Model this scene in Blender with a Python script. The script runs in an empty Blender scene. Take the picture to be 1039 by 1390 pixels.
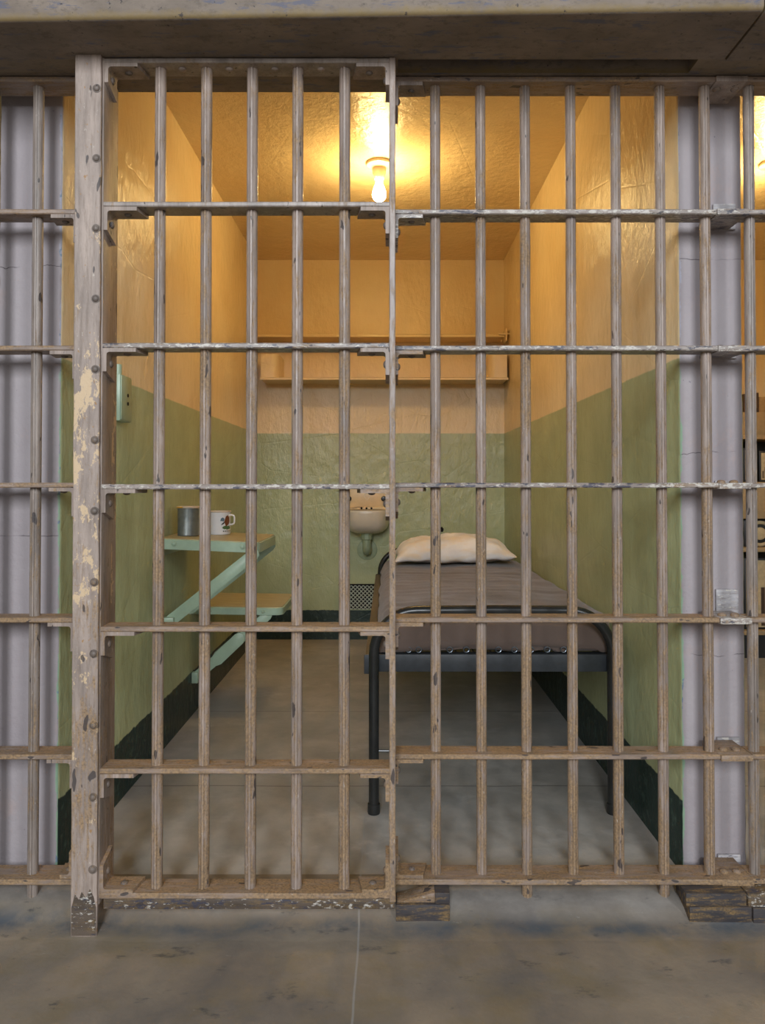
import bpy, bmesh, math, random
from mathutils import Vector, Matrix, noise
random.seed(7)
S = bpy.context.scene
COL = S.collection
PI = math.pi

# ------------------------------------------------------------------ node helpers
class NT:
    def __init__(s, name):
        s.m = bpy.data.materials.new(name); s.m.use_nodes = True
        s.t = s.m.node_tree; s.t.nodes.clear()
        s.out = s.n('ShaderNodeOutputMaterial'); s.b = s.n('ShaderNodeBsdfPrincipled')
        s.t.links.new(s.b.outputs[0], s.out.inputs[0])
        s.pos = s.n('ShaderNodeNewGeometry').outputs['Position']
    def n(s, k): return s.t.nodes.new(k)
    def link(s, a, b): s.t.links.new(a, b)
    def setin(s, sock, v):
        if isinstance(v, bpy.types.NodeSocket): s.link(v, sock)
        else: sock.default_value = v
    def math(s, op, a, b=0.0, c=None, clamp=False):
        n = s.n('ShaderNodeMath'); n.operation = op; n.use_clamp = clamp
        s.setin(n.inputs[0], a); s.setin(n.inputs[1], b)
        if c is not None: s.setin(n.inputs[2], c)
        return n.outputs[0]
    def xyz(s):
        n = s.n('ShaderNodeSeparateXYZ'); s.link(s.pos, n.inputs[0]); return n.outputs
    def noise(s, scale, stretch=(1, 1, 1), detail=4, rough=.55, off=(0, 0, 0)):
        mp = s.n('ShaderNodeMapping'); s.link(s.pos, mp.inputs[0])
        mp.inputs['Scale'].default_value = stretch; mp.inputs['Location'].default_value = off
        n = s.n('ShaderNodeTexNoise'); n.inputs['Scale'].default_value = scale
        n.inputs['Detail'].default_value = detail; n.inputs['Roughness'].default_value = rough
        s.link(mp.outputs[0], n.inputs['Vector']); return n.outputs[0]
    def voro(s, scale, stretch=(1, 1, 1), feature='F1', off=(0, 0, 0)):
        mp = s.n('ShaderNodeMapping'); s.link(s.pos, mp.inputs[0])
        mp.inputs['Scale'].default_value = stretch; mp.inputs['Location'].default_value = off
        n = s.n('ShaderNodeTexVoronoi'); n.feature = feature; n.inputs['Scale'].default_value = scale
        s.link(mp.outputs[0], n.inputs['Vector']); return n.outputs['Distance']
    def step(s, v, lo, hi):
        n = s.n('ShaderNodeMapRange'); n.clamp = True
        s.setin(n.inputs[0], v); n.inputs[1].default_value = lo; n.inputs[2].default_value = hi
        return n.outputs[0]
    def mix(s, f, a, b):
        n = s.n('ShaderNodeMix'); n.data_type = 'RGBA'
        s.setin(n.inputs[0], f)
        for k, v in ((6, a), (7, b)):
            if isinstance(v, tuple): v = (*v[:3], 1)
            s.setin(n.inputs[k], v)
        return n.outputs[2]
    def bump(s, h, strength, dist, prev=None):
        n = s.n('ShaderNodeBump'); n.inputs['Strength'].default_value = strength
        n.inputs['Distance'].default_value = dist; s.link(h, n.inputs['Height'])
        if prev is not None: s.link(prev, n.inputs['Normal'])
        return n.outputs[0]
    def done(s, col, rough=.5, nrm=None, metal=0.0, spec=.5):
        if isinstance(col, tuple): col = (*col[:3], 1)
        s.setin(s.b.inputs['Base Color'], col); s.setin(s.b.inputs['Roughness'], rough)
        s.b.inputs['Metallic'].default_value = metal
        s.b.inputs['Specular IOR Level'].default_value = spec
        if nrm is not None: s.link(nrm, s.b.inputs['Normal'])
        return s.m

def rgb(r, g, b):
    f = lambda c: (c/255/12.92) if c/255 <= .04045 else ((c/255+.055)/1.055)**2.4
    return (f(r), f(g), f(b))

def simple(name, col, rough=.5, metal=0, bump=0, scale=60, var=.15):
    t = NT(name); n = t.noise(scale, detail=5)
    c = t.mix(t.step(n, .3, .7), tuple(x*(1-var) for x in col), tuple(min(1, x*(1+var)) for x in col))
    nr = t.bump(n, bump, .002) if bump else None
    return t.done(c, rough, nr, metal)

def steel_paint(name, base=(166, 149, 138), rust=.5, chips=0.0, rustcol=(154, 124, 86), rough=.34, tall=True, white=True, lowrust=True, fleck=1.0, primer=0.0):
    """old grey mauve paint on steel, rusting through in flecks and streaks, worn more towards the floor"""
    t = NT(name); X, Y, Z = t.xyz()
    st = (1, 1, .16) if tall else (.25, 1, 1)
    soft = t.noise(26, st, 6, .65)
    col = t.mix(t.step(soft, .35, .68), rgb(*[c*.80 for c in base]), rgb(*[min(255, c*1.08) for c in base]))
    grime = t.step(t.noise(150, (1, 1, .09) if tall else (.12, 1, 1), 5, .7, (6, 3, 8)), .50, .66)
    col = t.mix(t.math('MULTIPLY', grime, .42), col, rgb(104, 86, 70))
    # rust bloom
    n1 = t.noise(120, (1, 1, .16) if tall else (.16, 1, 1), 7, .72)
    n2 = t.noise(9, (1, 1, .5) if tall else (.5, 1, 1), 4, .6, (3, 1, 2))
    r = t.math('ADD', n1, t.math('MULTIPLY', n2, .55))
    if lowrust:
        low = t.math('SUBTRACT', 1.0, t.step(Z, .3, 1.7))
        r = t.math('ADD', r, t.math('MULTIPLY', low, .10))
    th = .93 - .20*rust
    rm = t.step(r, th, th+.14)
    rc = t.mix(t.step(t.noise(210, detail=4), .35, .65), rgb(*[c*.76 for c in rustcol]), rgb(*[min(255, c*1.15) for c in rustcol]))
    col = t.mix(t.math('MULTIPLY', rm, .72), col, rc)
    if primer:
        pz = t.math('SUBTRACT', 1.0, t.step(t.math('ABSOLUTE', t.math('SUBTRACT', Z, .95)), .25, .75))
        pn = t.math('ADD', t.noise(24, (1, 1, .55), 7, .72, (2, 2, 9)), t.math('MULTIPLY', pz, .13))
        col = t.mix(t.math('MULTIPLY', t.step(pn, .66, .675), primer), col, rgb(216, 188, 150))
        rs = t.step(t.noise(85, (1, 1, .7), 3, .5, (7, 2, 9)), .66, .70)
        col = t.mix(t.math('MULTIPLY', rs, .8), col, rgb(160, 118, 62))
    # pale primer showing in flakes
    pf = t.step(t.noise(110, (1, 1, .4) if tall else (.4, 1, 1), 6, .72, (9, 4, 1)), .64, .67)
    if white: col = t.mix(t.math('MULTIPLY', pf, .6), col, rgb(204, 192, 180))
    # dark bare metal chips, small and upright
    d = t.noise(62 if fleck <= 1 else 44, (1, 1, .34) if tall else (.4, 1, 1), 2, .4, (5, 8, 3))
    dm = t.step(d, .712 - .020*fleck, .724 - .020*fleck)
    col = t.mix(t.math('MULTIPLY', dm, .85), col, rgb(66, 60, 60))
    if chips:
        big = t.noise(5, (1, 1, 1), 3, .5, (4, 4, 1))
        w = t.math('ADD', t.noise(130, (.42, 1, 1), 6, .74, (2, 7, 9)), t.math('MULTIPLY', t.math('SUBTRACT', big, .5), .25))
        wm = t.step(w, .60 - .05*chips, .62 - .05*chips)
        col = t.mix(t.math('MULTIPLY', wm, .9), col, rgb(206, 200, 190))
        w = t.math('ADD', t.noise(90, (.30, 1, 1), 6, .74, (1, 3, 4)), t.math('MULTIPLY', t.math('SUBTRACT', big, .5), -.35))
        wm = t.step(w, .62 - .06*chips, .64 - .06*chips)
        col = t.mix(t.math('MULTIPLY', wm, .9), col, rgb(64, 64, 78))
    h = t.math('SUBTRACT', t.noise(140, detail=6, rough=.65), t.math('MULTIPLY', dm, .6))
    nr = t.bump(h, .5, .0014)
    nr = t.bump(t.math('MULTIPLY', rm, -1.0), .35, .0008, nr)
    ro = t.math('ADD', rough, t.math('MULTIPLY', rm, .30))
    return t.done(col, ro, nr)

def wall_paint(name, two_tone=True):
    t = NT(name); X, Y, Z = t.xyz()
    cream = t.mix(t.step(t.noise(3.5, detail=4), .35, .7), rgb(226, 200, 156), rgb(233, 211, 170))
    col = cream
    wob = t.math('MULTIPLY', t.math('SUBTRACT', t.noise(9, detail=3), .5), .008)
    zz = t.math('ADD', Z, wob)
    if two_tone:
        green = t.mix(t.step(t.noise(4, detail=5, off=(4, 2, 1)), .35, .7), rgb(166, 172, 130), rgb(178, 184, 142))
        scuff = t.step(t.noise(22, (1, 1, 1.6), 7, .7, (6, 6, 6)), .67, .70)
        green = t.mix(t.math('MULTIPLY', scuff, .35), green, rgb(176, 184, 146))
        mg = t.math('SUBTRACT', 1.0, t.step(zz, 1.266, 1.270))
        col = t.mix(mg, cream, green)
        wob2 = t.math('MULTIPLY', t.math('SUBTRACT', t.noise(40, detail=4), .5), .016)
        z2 = t.math('ADD', Z, wob2)
        dark = t.mix(t.step(t.noise(40, detail=6), .55, .72), rgb(37, 54, 48), rgb(66, 84, 74))
        col = t.mix(t.math('SUBTRACT', 1.0, t.step(z2, .178, .182)), col, dark)
    # brushed thick gloss paint over rough plaster
    h1 = t.noise(5, detail=3); h2 = t.noise(26, (1, 1, .55), 6, .6); h3 = t.noise(110, (1.2, 1.2, .35), 4, .6)
    ridge = t.step(t.voro(2.3, (1, .7, 1.5), 'DISTANCE_TO_EDGE'), 0, .012)
    nr = t.bump(h1, .4, .02); nr = t.bump(h2, .6, .0085, nr); nr = t.bump(h3, .6, .0022, nr)
    nr = t.bump(ridge, .35, .0015, nr)
    return t.done(col, .27, nr, spec=.5)

def lavender(name):
    t = NT(name); X, Y, Z = t.xyz()
    n = t.noise(5, (1, 1, .6), 6, .6)
    col = t.mix(t.step(n, .35, .7), rgb(163, 154, 157), rgb(175, 167, 169))
    pk = t.step(t.noise(8, (1, 1, .8), 5, .65, (3, 3, 7)), .60, .72)
    col = t.mix(t.math('MULTIPLY', pk, .35), col, rgb(190, 162, 150))
    cr = None
    side = t.step(X, -.01, .01)
    for c, amp, right in ((1.493, .022, 0), (.827, .006, 0), (.30, .02, 0), (1.515, .012, 1), (1.035, .026, 1), (.535, .02, 1)):
        wv = t.math('MULTIPLY', t.math('SUBTRACT', t.noise(14, detail=4, off=(c*3, 0, c)), .5), amp*2)
        d = t.math('ABSOLUTE', t.math('SUBTRACT', t.math('ADD', Z, wv), c))
        m = t.math('SUBTRACT', 1.0, t.step(d, .0002, .0010))
        m = t.math('MULTIPLY', m, side if right else t.math('SUBTRACT', 1.0, side))
        cr = m if cr is None else t.math('MAXIMUM', cr, m)
    gap = t.step(t.noise(11, (1, 1, .2), 2, .5, (1, 5, 2)), .42, .5)
    cr = t.math('MULTIPLY', cr, gap)
    col = t.mix(t.math('MULTIPLY', cr, .75), col, rgb(80, 74, 80))
    # green and cream wall paint lapping round the corner, flaking
    ax = t.math('ABSOLUTE', t.math('SUBTRACT', t.math('ABSOLUTE', X), .765))
    e = t.math('ADD', ax, t.math('MULTIPLY', t.math('SUBTRACT', t.noise(28, (1, 1, .5), 6, .7), .5), .026))
    em = t.math('SUBTRACT', 1.0, t.step(e, .004, .0065))
    edge = t.mix(t.step(Z, 1.20, 1.28), rgb(150, 180, 152), rgb(176, 176, 190))
    edge = t.mix(t.step(t.noise(50, (1, 1, .6), 5), .6, .64), edge, rgb(120, 140, 160))
    col = t.mix(em, col, edge)
    spots = t.step(t.noise(60, detail=3, off=(8, 1, 2)), .73, .75)
    col = t.mix(t.math('MULTIPLY', spots, .6), col, rgb(110, 104, 116))
    h = t.noise(40, detail=7, rough=.68)
    nr = t.bump(t.noise(7, detail=3), .4, .012); nr = t.bump(h, .6, .0045, nr); nr = t.bump(cr, .6, -.002, nr)
    return t.done(col, .55, nr, spec=.3)

def concrete(name, inside=True):
    t = NT(name); X, Y, Z = t.xyz()
    a = t.noise(2.2, detail=6, rough=.62); b = t.noise(9, detail=8, rough=.68, off=(3, 1, 5)); c = t.noise(120, detail=3)
    if inside:
        col = t.mix(t.step(a, .36, .66), rgb(164, 158, 150), rgb(196, 190, 182))
        col = t.mix(t.math('MULTIPLY', t.step(b, .42, .68), .55), col, rgb(146, 144, 140))
        pal = t.step(t.noise(4.5, (1, 1.6, 1), 7, .7, (7, 2, 2)), .56, .70)
        col = t.mix(t.math('MULTIPLY', pal, .5), col, rgb(206, 202, 198))
        blue = t.step(t.noise(1.7, detail=4, off=(2, 9, 0)), .5, .62)
        col = t.mix(t.math('MULTIPLY', blue, .35), col, rgb(140, 147, 152))
        scr = t.step(t.noise(18, (.4, 2.2, 1), 6, .75, (1, 1, 8)), .675, .69)
        col = t.mix(t.math('MULTIPLY', scr, .4), col, rgb(196, 192, 190))
        # seams of the slab
        m = None
        for s in (3.13, 2.36):
            wv = t.math('MULTIPLY', t.math('SUBTRACT', t.noise(3, detail=3), .5), .02)
            d = t.math('ABSOLUTE', t.math('SUBTRACT', t.math('ADD', Y, wv), s))
            k = t.math('SUBTRACT', 1.0, t.step(d, .0015, .004)); m = k if m is None else t.math('MAXIMUM', m, k)
        col = t.mix(t.math('MULTIPLY', m, .6), col, rgb(78, 72, 68))
    else:
        col = t.mix(t.step(a, .38, .62), rgb(118, 110, 102), rgb(154, 140, 122))
        ol = t.step(t.noise(6, (1, 1.3, 1), 6, .65, (2, 2, 6)), .47, .64)
        col = t.mix(t.math('MULTIPLY', ol, .5), col, rgb(134, 118, 86))
        # scuffed pale sill, then a bluish trodden band in front of the bars
        wv = t.math('MULTIPLY', t.math('SUBTRACT', t.noise(5, detail=5, off=(6, 3, 1)), .5), .12)
        yy = t.math('ADD', Y, wv)
        pl = t.math('SUBTRACT', 1.0, t.step(t.math('ABSOLUTE', t.math('SUBTRACT', yy, 1.755)), .02, .070))
        col = t.mix(t.math('MULTIPLY', pl, .8), col, t.mix(t.step(b, .38, .66), rgb(134, 129, 124), rgb(166, 160, 153)))
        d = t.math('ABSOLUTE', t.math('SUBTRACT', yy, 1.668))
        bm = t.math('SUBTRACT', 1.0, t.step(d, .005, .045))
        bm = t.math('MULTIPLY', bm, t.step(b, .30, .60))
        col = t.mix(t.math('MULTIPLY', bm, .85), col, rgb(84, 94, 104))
        dk = t.step(t.noise(16, (.7, 1.5, 1), 7, .7, (9, 9, 1)), .60, .68)
        col = t.mix(t.math('MULTIPLY', dk, .6), col, rgb(62, 66, 72))
        lt = t.step(t.noise(30, (.6, 1.6, 1), 7, .7, (4, 9, 1)), .66, .70)
        col = t.mix(t.math('MULTIPLY', lt, .5), col, rgb(168, 164, 160))
    # a pale filled joint running away from the viewer
    wv = t.math('MULTIPLY', t.math('SUBTRACT', t.noise(4, detail=3, off=(1, 4, 1)), .5), .012)
    d = t.math('ABSOLUTE', t.math('ADD', t.math('ADD', X, wv), .022))
    k = t.math('SUBTRACT', 1.0, t.step(d, .0012, .003))
    near = t.math('SUBTRACT', 1.0, t.step(Y, 2.1, 2.5))
    col = t.mix(t.math('MULTIPLY', t.math('MULTIPLY', k, near), .5), col, rgb(170, 170, 168))
    nr = t.bump(b, .35, .006); nr = t.bump(c, .3, .0012, nr)
    ro = t.math('ADD', .38, t.math('MULTIPLY', a, .25))
    return t.done(col, ro, nr, spec=.4)

def beam_paint(name):
    t = NT(name); X, Y, Z = t.xyz()
    col = t.mix(t.step(t.noise(10, (.5, 1, 1), 6, .65), .35, .7), rgb(116, 104, 93), rgb(144, 130, 117))
    col = t.mix(t.math('MULTIPLY', t.step(t.noise(55, (.6, 1, 1), 6, .75, (2, 8, 4)), .52, .64), .55), col, rgb(92, 82, 72))
    blue = t.step(t.noise(45, (.22, 1, 1), 7, .75, (4, 4, 4)), .565, .61)
    col = t.mix(t.math('MULTIPLY', blue, .8), col, rgb(96, 98, 114))
    e = t.math('ADD', Z, t.math('MULTIPLY', t.math('SUBTRACT', t.noise(22, detail=6, rough=.7), .5), .035))
    ym = t.math('SUBTRACT', 1.0, t.step(e, 1.918, 1.932))
    ym = t.math('MULTIPLY', ym, t.step(Z, 1.9145, 1.916))
    col = t.mix(t.math('MULTIPLY', ym, .8), col, rgb(134, 114, 74))
    pt = t.step(t.noise(80, detail=5, off=(1, 1, 6)), .68, .70)
    col = t.mix(t.math('MULTIPLY', pt, .8), col, rgb(60, 56, 58))
    nr = t.bump(t.noise(60, detail=6), .5, .002)
    return t.done(col, .6, nr, spec=.3)

M = {}
M['bar'] = steel_paint('bar paint', rust=.72)
M['bar_clean'] = steel_paint('bar paint grey', base=(160, 147, 138), rust=.34)
M['rail'] = steel_paint('rail paint', base=(158, 138, 124), rust=.85, tall=False)
M['rail_chip'] = steel_paint('rail chipped paint', base=(158, 146, 138), rust=.35, chips=1.0, tall=False)
M['post'] = steel_paint('post paint', base=(166, 149, 138), rust=.10, rough=.5, fleck=.6)
M['shaft'] = steel_paint('post shaft paint', base=(170, 153, 142), rust=.16, rough=.5, fleck=1.6, primer=.85)
M['rivet'] = steel_paint('rivet heads', base=(120, 108, 100), rust=.3, rough=.5)
M['wall'] = wall_paint('two tone wall paint')
M['ceil'] = wall_paint('cream ceiling paint', False)
M['lav'] = lavender('lavender paint')
M['floor'] = concrete('cell concrete')
M['hall'] = concrete('corridor concrete', False)
M['beam'] = beam_paint('beam paint')
M['plate'] = steel_paint('dusty plate paint', base=(192, 188, 190), rust=.05, tall=False, chips=.2)
M['iron'] = steel_paint('bare iron', base=(66, 62, 64), rust=.72, rustcol=(140, 112, 70), rough=.6, tall=False, white=False, lowrust=False)
M['guide'] = steel_paint('guide iron', base=(96, 84, 74), rust=.4, chips=.55, rustcol=(120, 96, 60), tall=False)
M['mint'] = simple('mint enamel', rgb(166, 188, 164), .35, bump=.25, scale=40, var=.06)
M['wood'] = (lambda t: t.done(t.mix(t.step(t.noise(9, (1, 6, 1), 5), .35, .65), rgb(172, 160, 124), rgb(190, 180, 144)), .42, t.bump(t.noise(60, (1, 5, 1), 4), .2, .001)))(NT('worn ochre board'))
M['porc'] = simple('sink enamel', rgb(216, 206, 190), .28, var=.08, scale=8)
M['porc_y'] = simple('sink stained enamel', rgb(220, 194, 150), .34, var=.10, scale=14)
M['pipe'] = simple('green painted pipe', rgb(158, 170, 138), .4, bump=.4, var=.08)
M['black_iron'] = simple('black enamelled tube', rgb(42, 43, 42), .26, var=.2, scale=30)
M['bed_steel'] = simple('dark grey bed steel', rgb(58, 62, 66), .42, bump=.2, var=.15)
M['bed_rail'] = simple('brown bed rail paint', rgb(104, 92, 74), .45, bump=.2, var=.15)
M['spring'] = simple('spring steel', rgb(120, 128, 136), .3, .8)
M['lattice'] = simple('pale grey lattice', rgb(176, 184, 172), .45)
M['dark'] = simple('dark void', rgb(14, 14, 14), .9)
M['white'] = simple('white enamel', rgb(240, 241, 246), .22, var=.03)
M['rim'] = simple('cream enamel rim', rgb(204, 186, 166), .3, var=.05)
M['tin'] = simple('dull tinned metal', rgb(112, 116, 112), .38, .35, bump=.3, scale=50, var=.2)
M['d_brown'] = simple('decal brown', rgb(126, 70, 40), .3, var=.3, scale=300)
M['d_green'] = simple('decal green', rgb(88, 118, 74), .3, var=.25, scale=300)
M['d_blue'] = simple('decal slate', rgb(88, 112, 130), .3, var=.3, scale=300)
M['d_dark'] = simple('decal dark', rgb(44, 48, 52), .3)
M['yellow'] = simple('yellow rim paint', rgb(214, 160, 50), .35)
M['bakelite'] = simple('white porcelain', rgb(222, 206, 178), .25, var=.03)
M['shelfp'] = wall_paint('cream shelf paint', False)
M['book1'] = simple('dark brown cloth', rgb(66, 48, 34), .7)
M['book2'] = simple('tan cloth', rgb(150, 122, 84), .7)
M['paper'] = simple('old paper', rgb(188, 168, 132), .8)
M['case'] = simple('tan board', rgb(158, 132, 94), .6, var=.08)
M['blackb'] = simple('black board', rgb(26, 26, 27), .5)

def fabric(name, c, sc=700, bump=.5, blot=None):
    t = NT(name); n = t.noise(6, detail=5); w = t.noise(sc, detail=2)
    col = t.mix(t.step(n, .35, .7), tuple(x*.86 for x in c), tuple(x*1.1 for x in c))
    if blot: col = t.mix(t.math('MULTIPLY', t.step(t.noise(7, (1, 1.3, 3), 4, .6, (5, 2, 8)), .46, .64), .7), col, blot)
    nr = t.bump(t.noise(18, detail=4), .35, .006); nr = t.bump(w, bump, .001, nr)
    t.b.inputs['Sheen Weight'].default_value = .25
    return t.done(col, .92, nr, spec=.15)
M['blanket'] = fabric('brown wool', rgb(110, 95, 87))
M['pillow'] = fabric('unbleached cotton', rgb(240, 236, 234), 900, .2, blot=rgb(234, 214, 184))
M['mattress'] = fabric('dark ticking', rgb(52, 52, 58))
def emis(name, c, s):
    t = NT(name); t.b.inputs['Emission Color'].default_value = (*c, 1); t.b.inputs['Emission Strength'].default_value = s
    return t.done((.9, .85, .7), .3)
M['bulb'] = emis('lit bulb glass', (1.0, .69, .27), 285)

# ------------------------------------------------------------------ mesh helpers
def bm_new(): return bmesh.new()
def box(bm, x0, x1, y0, y1, z0, z1, bev=0.0, seg=2, mi=0):
    r = bmesh.ops.create_cube(bm, size=1)
    vs = r['verts']
    for v in vs:
        v.co = Vector((x0+(v.co.x+.5)*(x1-x0), y0+(v.co.y+.5)*(y1-y0), z0+(v.co.z+.5)*(z1-z0)))
    fs = {f for v in vs for f in v.link_faces}
    for f in fs: f.material_index = mi
    if bev:
        es = {e for v in vs for e in v.link_edges}
        r = bmesh.ops.bevel(bm, geom=list(es), offset=bev, segments=seg, profile=.5, affect='EDGES')
        for f in r['faces']: f.material_index = mi
    return bm
def prism(bm, pts, axis, a0, a1, bev=0.0):
    """pts in the plane normal to axis; x-axis: (y,z), y-axis: (x,z), z-axis: (x,y)"""
    def P(p, a):
        return {'x': (a, p[0], p[1]), 'y': (p[0], a, p[1]), 'z': (p[0], p[1], a)}[axis]
    v0 = [bm.verts.new(P(p, a0)) for p in pts]; v1 = [bm.verts.new(P(p, a1)) for p in pts]
    n = len(pts); fs = [bm.faces.new(v0), bm.faces.new(v1)]
    for i in range(n): fs.append(bm.faces.new([v0[i], v0[(i+1) % n], v1[(i+1) % n], v1[i]]))
    if bev:
        es = {e for f in fs for e in f.edges}
        bmesh.ops.bevel(bm, geom=list(es), offset=bev, segments=2, profile=.5, affect='EDGES')
    return bm
def lathe(bm, prof, seg=32, origin=(0, 0, 0), axis='z'):
    rings = []
    def T(x, y, z):
        if axis == 'z': q = (x, y, z)
        elif axis == '-y': q = (x, -z, y)
        elif axis == 'x': q = (z, x, y)
        elif axis == '-x': q = (-z, x, y)
        elif axis == '-z': q = (x, y, -z)
        return Vector(q)+Vector(origin)
    for r, z in prof:
        if r < 1e-6: rings.append([bm.verts.new(T(0, 0, z))])
        else: rings.append([bm.verts.new(T(r*math.cos(2*PI*i/seg), r*math.sin(2*PI*i/seg), z)) for i in range(seg)])
    for a, b in zip(rings, rings[1:]):
        for i in range(seg):
            j = (i+1) % seg
            if len(a) == 1 and len(b) == 1: continue
            if len(a) == 1: bm.faces.new([a[0], b[i], b[j]])
            elif len(b) == 1: bm.faces.new([a[i], a[j], b[0]])
            else: bm.faces.new([a[i], a[j], b[j], b[i]])
    if len(rings[0]) > 1: bm.faces.new(rings[0])
    if len(rings[-1]) > 1: bm.faces.new(rings[-1])
    return bm
def tube(bm, path, r, seg=14, caps=True):
    path = [Vector(p) for p in path]; rings = []
    up = None
    for i, p in enumerate(path):
        t = ((path[min(i+1, len(path)-1)]-path[max(i-1, 0)])).normalized()
        if up is None: up = t.orthogonal().normalized()
        up = (up - t*up.dot(t)).normalized(); sd = t.cross(up)
        rr = r[i] if isinstance(r, (list, tuple)) else r
        rings.append([bm.verts.new(p+(up*math.cos(2*PI*k/seg)+sd*math.sin(2*PI*k/seg))*rr) for k in range(seg)])
    for a, b in zip(rings, rings[1:]):
        for k in range(seg): bm.faces.new([a[k], a[(k+1) % seg], b[(k+1) % seg], b[k]])
    if caps: bm.faces.new(rings[0]); bm.faces.new(rings[-1])
    return bm
def dome(bm, origin, r, h, axis, seg=14):
    prof = [(r*1.0, 0)]+[(r*math.cos(a), h*math.sin(a)) for a in (0.25, .6, .95, 1.25)]+[(0, h)]
    return lathe(bm, prof, seg, origin, axis)
def mesh_of(name, bm, mats, smooth=True, ang=35):
    bmesh.ops.recalc_face_normals(bm, faces=bm.faces)
    me = bpy.data.meshes.new(name); bm.to_mesh(me); bm.free()
    for m in (mats if isinstance(mats, (list, tuple)) else [mats]): me.materials.append(m)
    if smooth:
        for p in me.polygons: p.use_smooth = True
        me.set_sharp_from_angle(angle=math.radians(ang))
    return me
def link(name, me, parent=None, loc=None):
    o = bpy.data.objects.new(name, me); COL.objects.link(o)
    if parent is not None: o.parent = parent
    if loc is not None: o.location = loc
    return o
def obj(name, bm, mats, parent=None, loc=None, smooth=True, ang=35):
    """parts are modelled in world metres; shift them into the parent's frame"""
    me = mesh_of(name, bm, mats, smooth, ang)
    if parent is not None:
        w = parent
        off = Vector(w.location)
        if w.parent is not None: off = off + Vector(w.parent.location)
        me.transform(Matrix.Translation(-off))
    else:
        # put a lone thing's origin at its base centre
        if loc is None:
            xs = [v.co for v in me.vertices]
            c = Vector(((min(v.x for v in xs)+max(v.x for v in xs))/2, (min(v.y for v in xs)+max(v.y for v in xs))/2, min(v.z for v in xs)))
            me.transform(Matrix.Translation(-c)); loc = c
    return link(name, me, parent, loc)
def thing(name, label, cat, loc=(0, 0, 0), group=None):
    o = bpy.data.objects.new(name, None); COL.objects.link(o); o.location = loc
    o.empty_display_size = .05
    return tag(o, label, cat, group)
def tag(o, label, cat, group=None):
    o['label'] = label; o['category'] = cat
    if group: o['group'] = group
    return o
def struct(name, bm, mats, parent=None, smooth=False, ang=30):
    o = obj(name, bm, mats, parent, loc=(0, 0, 0) if parent is None else None, smooth=smooth, ang=ang)
    o['kind'] = 'structure'; return o

# ------------------------------------------------------------------ the setting
HW = .765            # half width of the cell
TH = .160            # thickness of the partitions
YF, YB = 1.83, 4.57  # front of the partitions, back wall
ZC = 2.345           # ceiling
ZS = 1.914           # underside of the ledge above the bars

def partition(name, x0, x1, chip_l, chip_r):
    bm = bm_new(); seg = 110; rings = []
    for i in range(seg+1):
        z = -.03 + (ZC+.03)*i/seg
        def j(k): return (noise.noise(Vector((k*7.3, z*14, 2.1)))*.0045 + noise.noise(Vector((k*3.1, z*45, 5.1)))*.0022)
        cl, cr = .006+abs(j(1))*1.2, .006+abs(j(2))*1.2
        pts = [(x0, YB), (x0, YF+cl), (x0+cl*.35+abs(j(3))*.4, YF+cl*.35), (x0+cl, YF), (x0+.05, YF), ((x0+x1)/2, YF), (x1-.05, YF),
               (x1-cr, YF), (x1-cr*.35-abs(j(4))*.4, YF+cr*.35), (x1, YF+cr), (x1, YB)]
        rings.append([bm.verts.new((x, y, z)) for x, y in pts])
    n = len(rings[0])
    for a, b in zip(rings, rings[1:]):
        for k in range(n-1):
            f = bm.faces.new([a[k], a[k+1], b[k+1], b[k]])
            f.material_index = 1 if 2 <= k <= n-4 else 0
    bm.faces.new(rings[0]); bm.faces.new(rings[-1])
    for f in bm.faces:
        if len(f.verts) > 4: f.material_index = 0
    return struct(name, bm, [M['wall'], M['lav']], smooth=True, ang=50)
partition('wall_left', -HW-TH, -HW, True, True)
partition('wall_right', HW, HW+TH, True, True)
XR = HW+TH+2*HW      # far side of the neighbouring cell on the right
XL = -XR
struct('wall_far_right', box(bm_new(), XR, XR+.16, YF, YB, -.03, ZC), M['wall'])
struct('wall_far_left', box(bm_new(), XL-.16, XL, YF, YB, -.03, ZC), M['wall'])
wb = struct('wall_back', box(bm_new(), XL-.16, XR+.16, YB, YB+.16, -.03, ZC), M['wall'])
bm = bm_new(); pts = []
for i in range(14):
    a = 2*PI*i/14; r = .013+.005*noise.noise(Vector((math.cos(a)*2, math.sin(a)*2, 3)))
    pts.append((.378+r*math.cos(a)*.85, .676+r*math.sin(a)*1.15))
prism(bm, pts, 'y', YB-.003, YB+.004)
o = struct('hole', bm, M['dark'], wb); o['label'] = 'small dark hole'
struct('ceiling', box(bm_new(), XL-.16, XR+.16, YF+.06, YB+.16, ZC, ZC+.12), M['ceil'])
# floor of the cells with the worn edge that slopes to the corridor
bm = bm_new()
N = 150; xs = [-2.9+5.8*i/N for i in range(N+1)]
prof = [(YB, 0), (2.4, 0), (1.83, 0), (1.775, -.001), (1.745, -.004), (1.725, -.010), (1.705, -.019), (1.688, -.027), (1.668, -.0305), (1.640, -.0325), (1.60, -.0345)]
rows = []
for k, (y, z) in enumerate(prof):
    rows.append([bm.verts.new((x, y + (noise.noise(Vector((x*5, k*.3, 0)))*.010 if 2 < k else 0), z + (noise.noise(Vector((x*9, k*.9, 4)))*.0025 if 2 < k < 9 else 0))) for x in xs])
for q, (a, b) in enumerate(zip(rows, rows[1:])):
    for i in range(N):
        f = bm.faces.new([a[i], a[i+1], b[i+1], b[i]]); f.material_index = 1 if q >= 2 else 0
lo = [[bm.verts.new((x, y, -.14)) for x in xs] for y in (YB, 1.60)]
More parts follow.
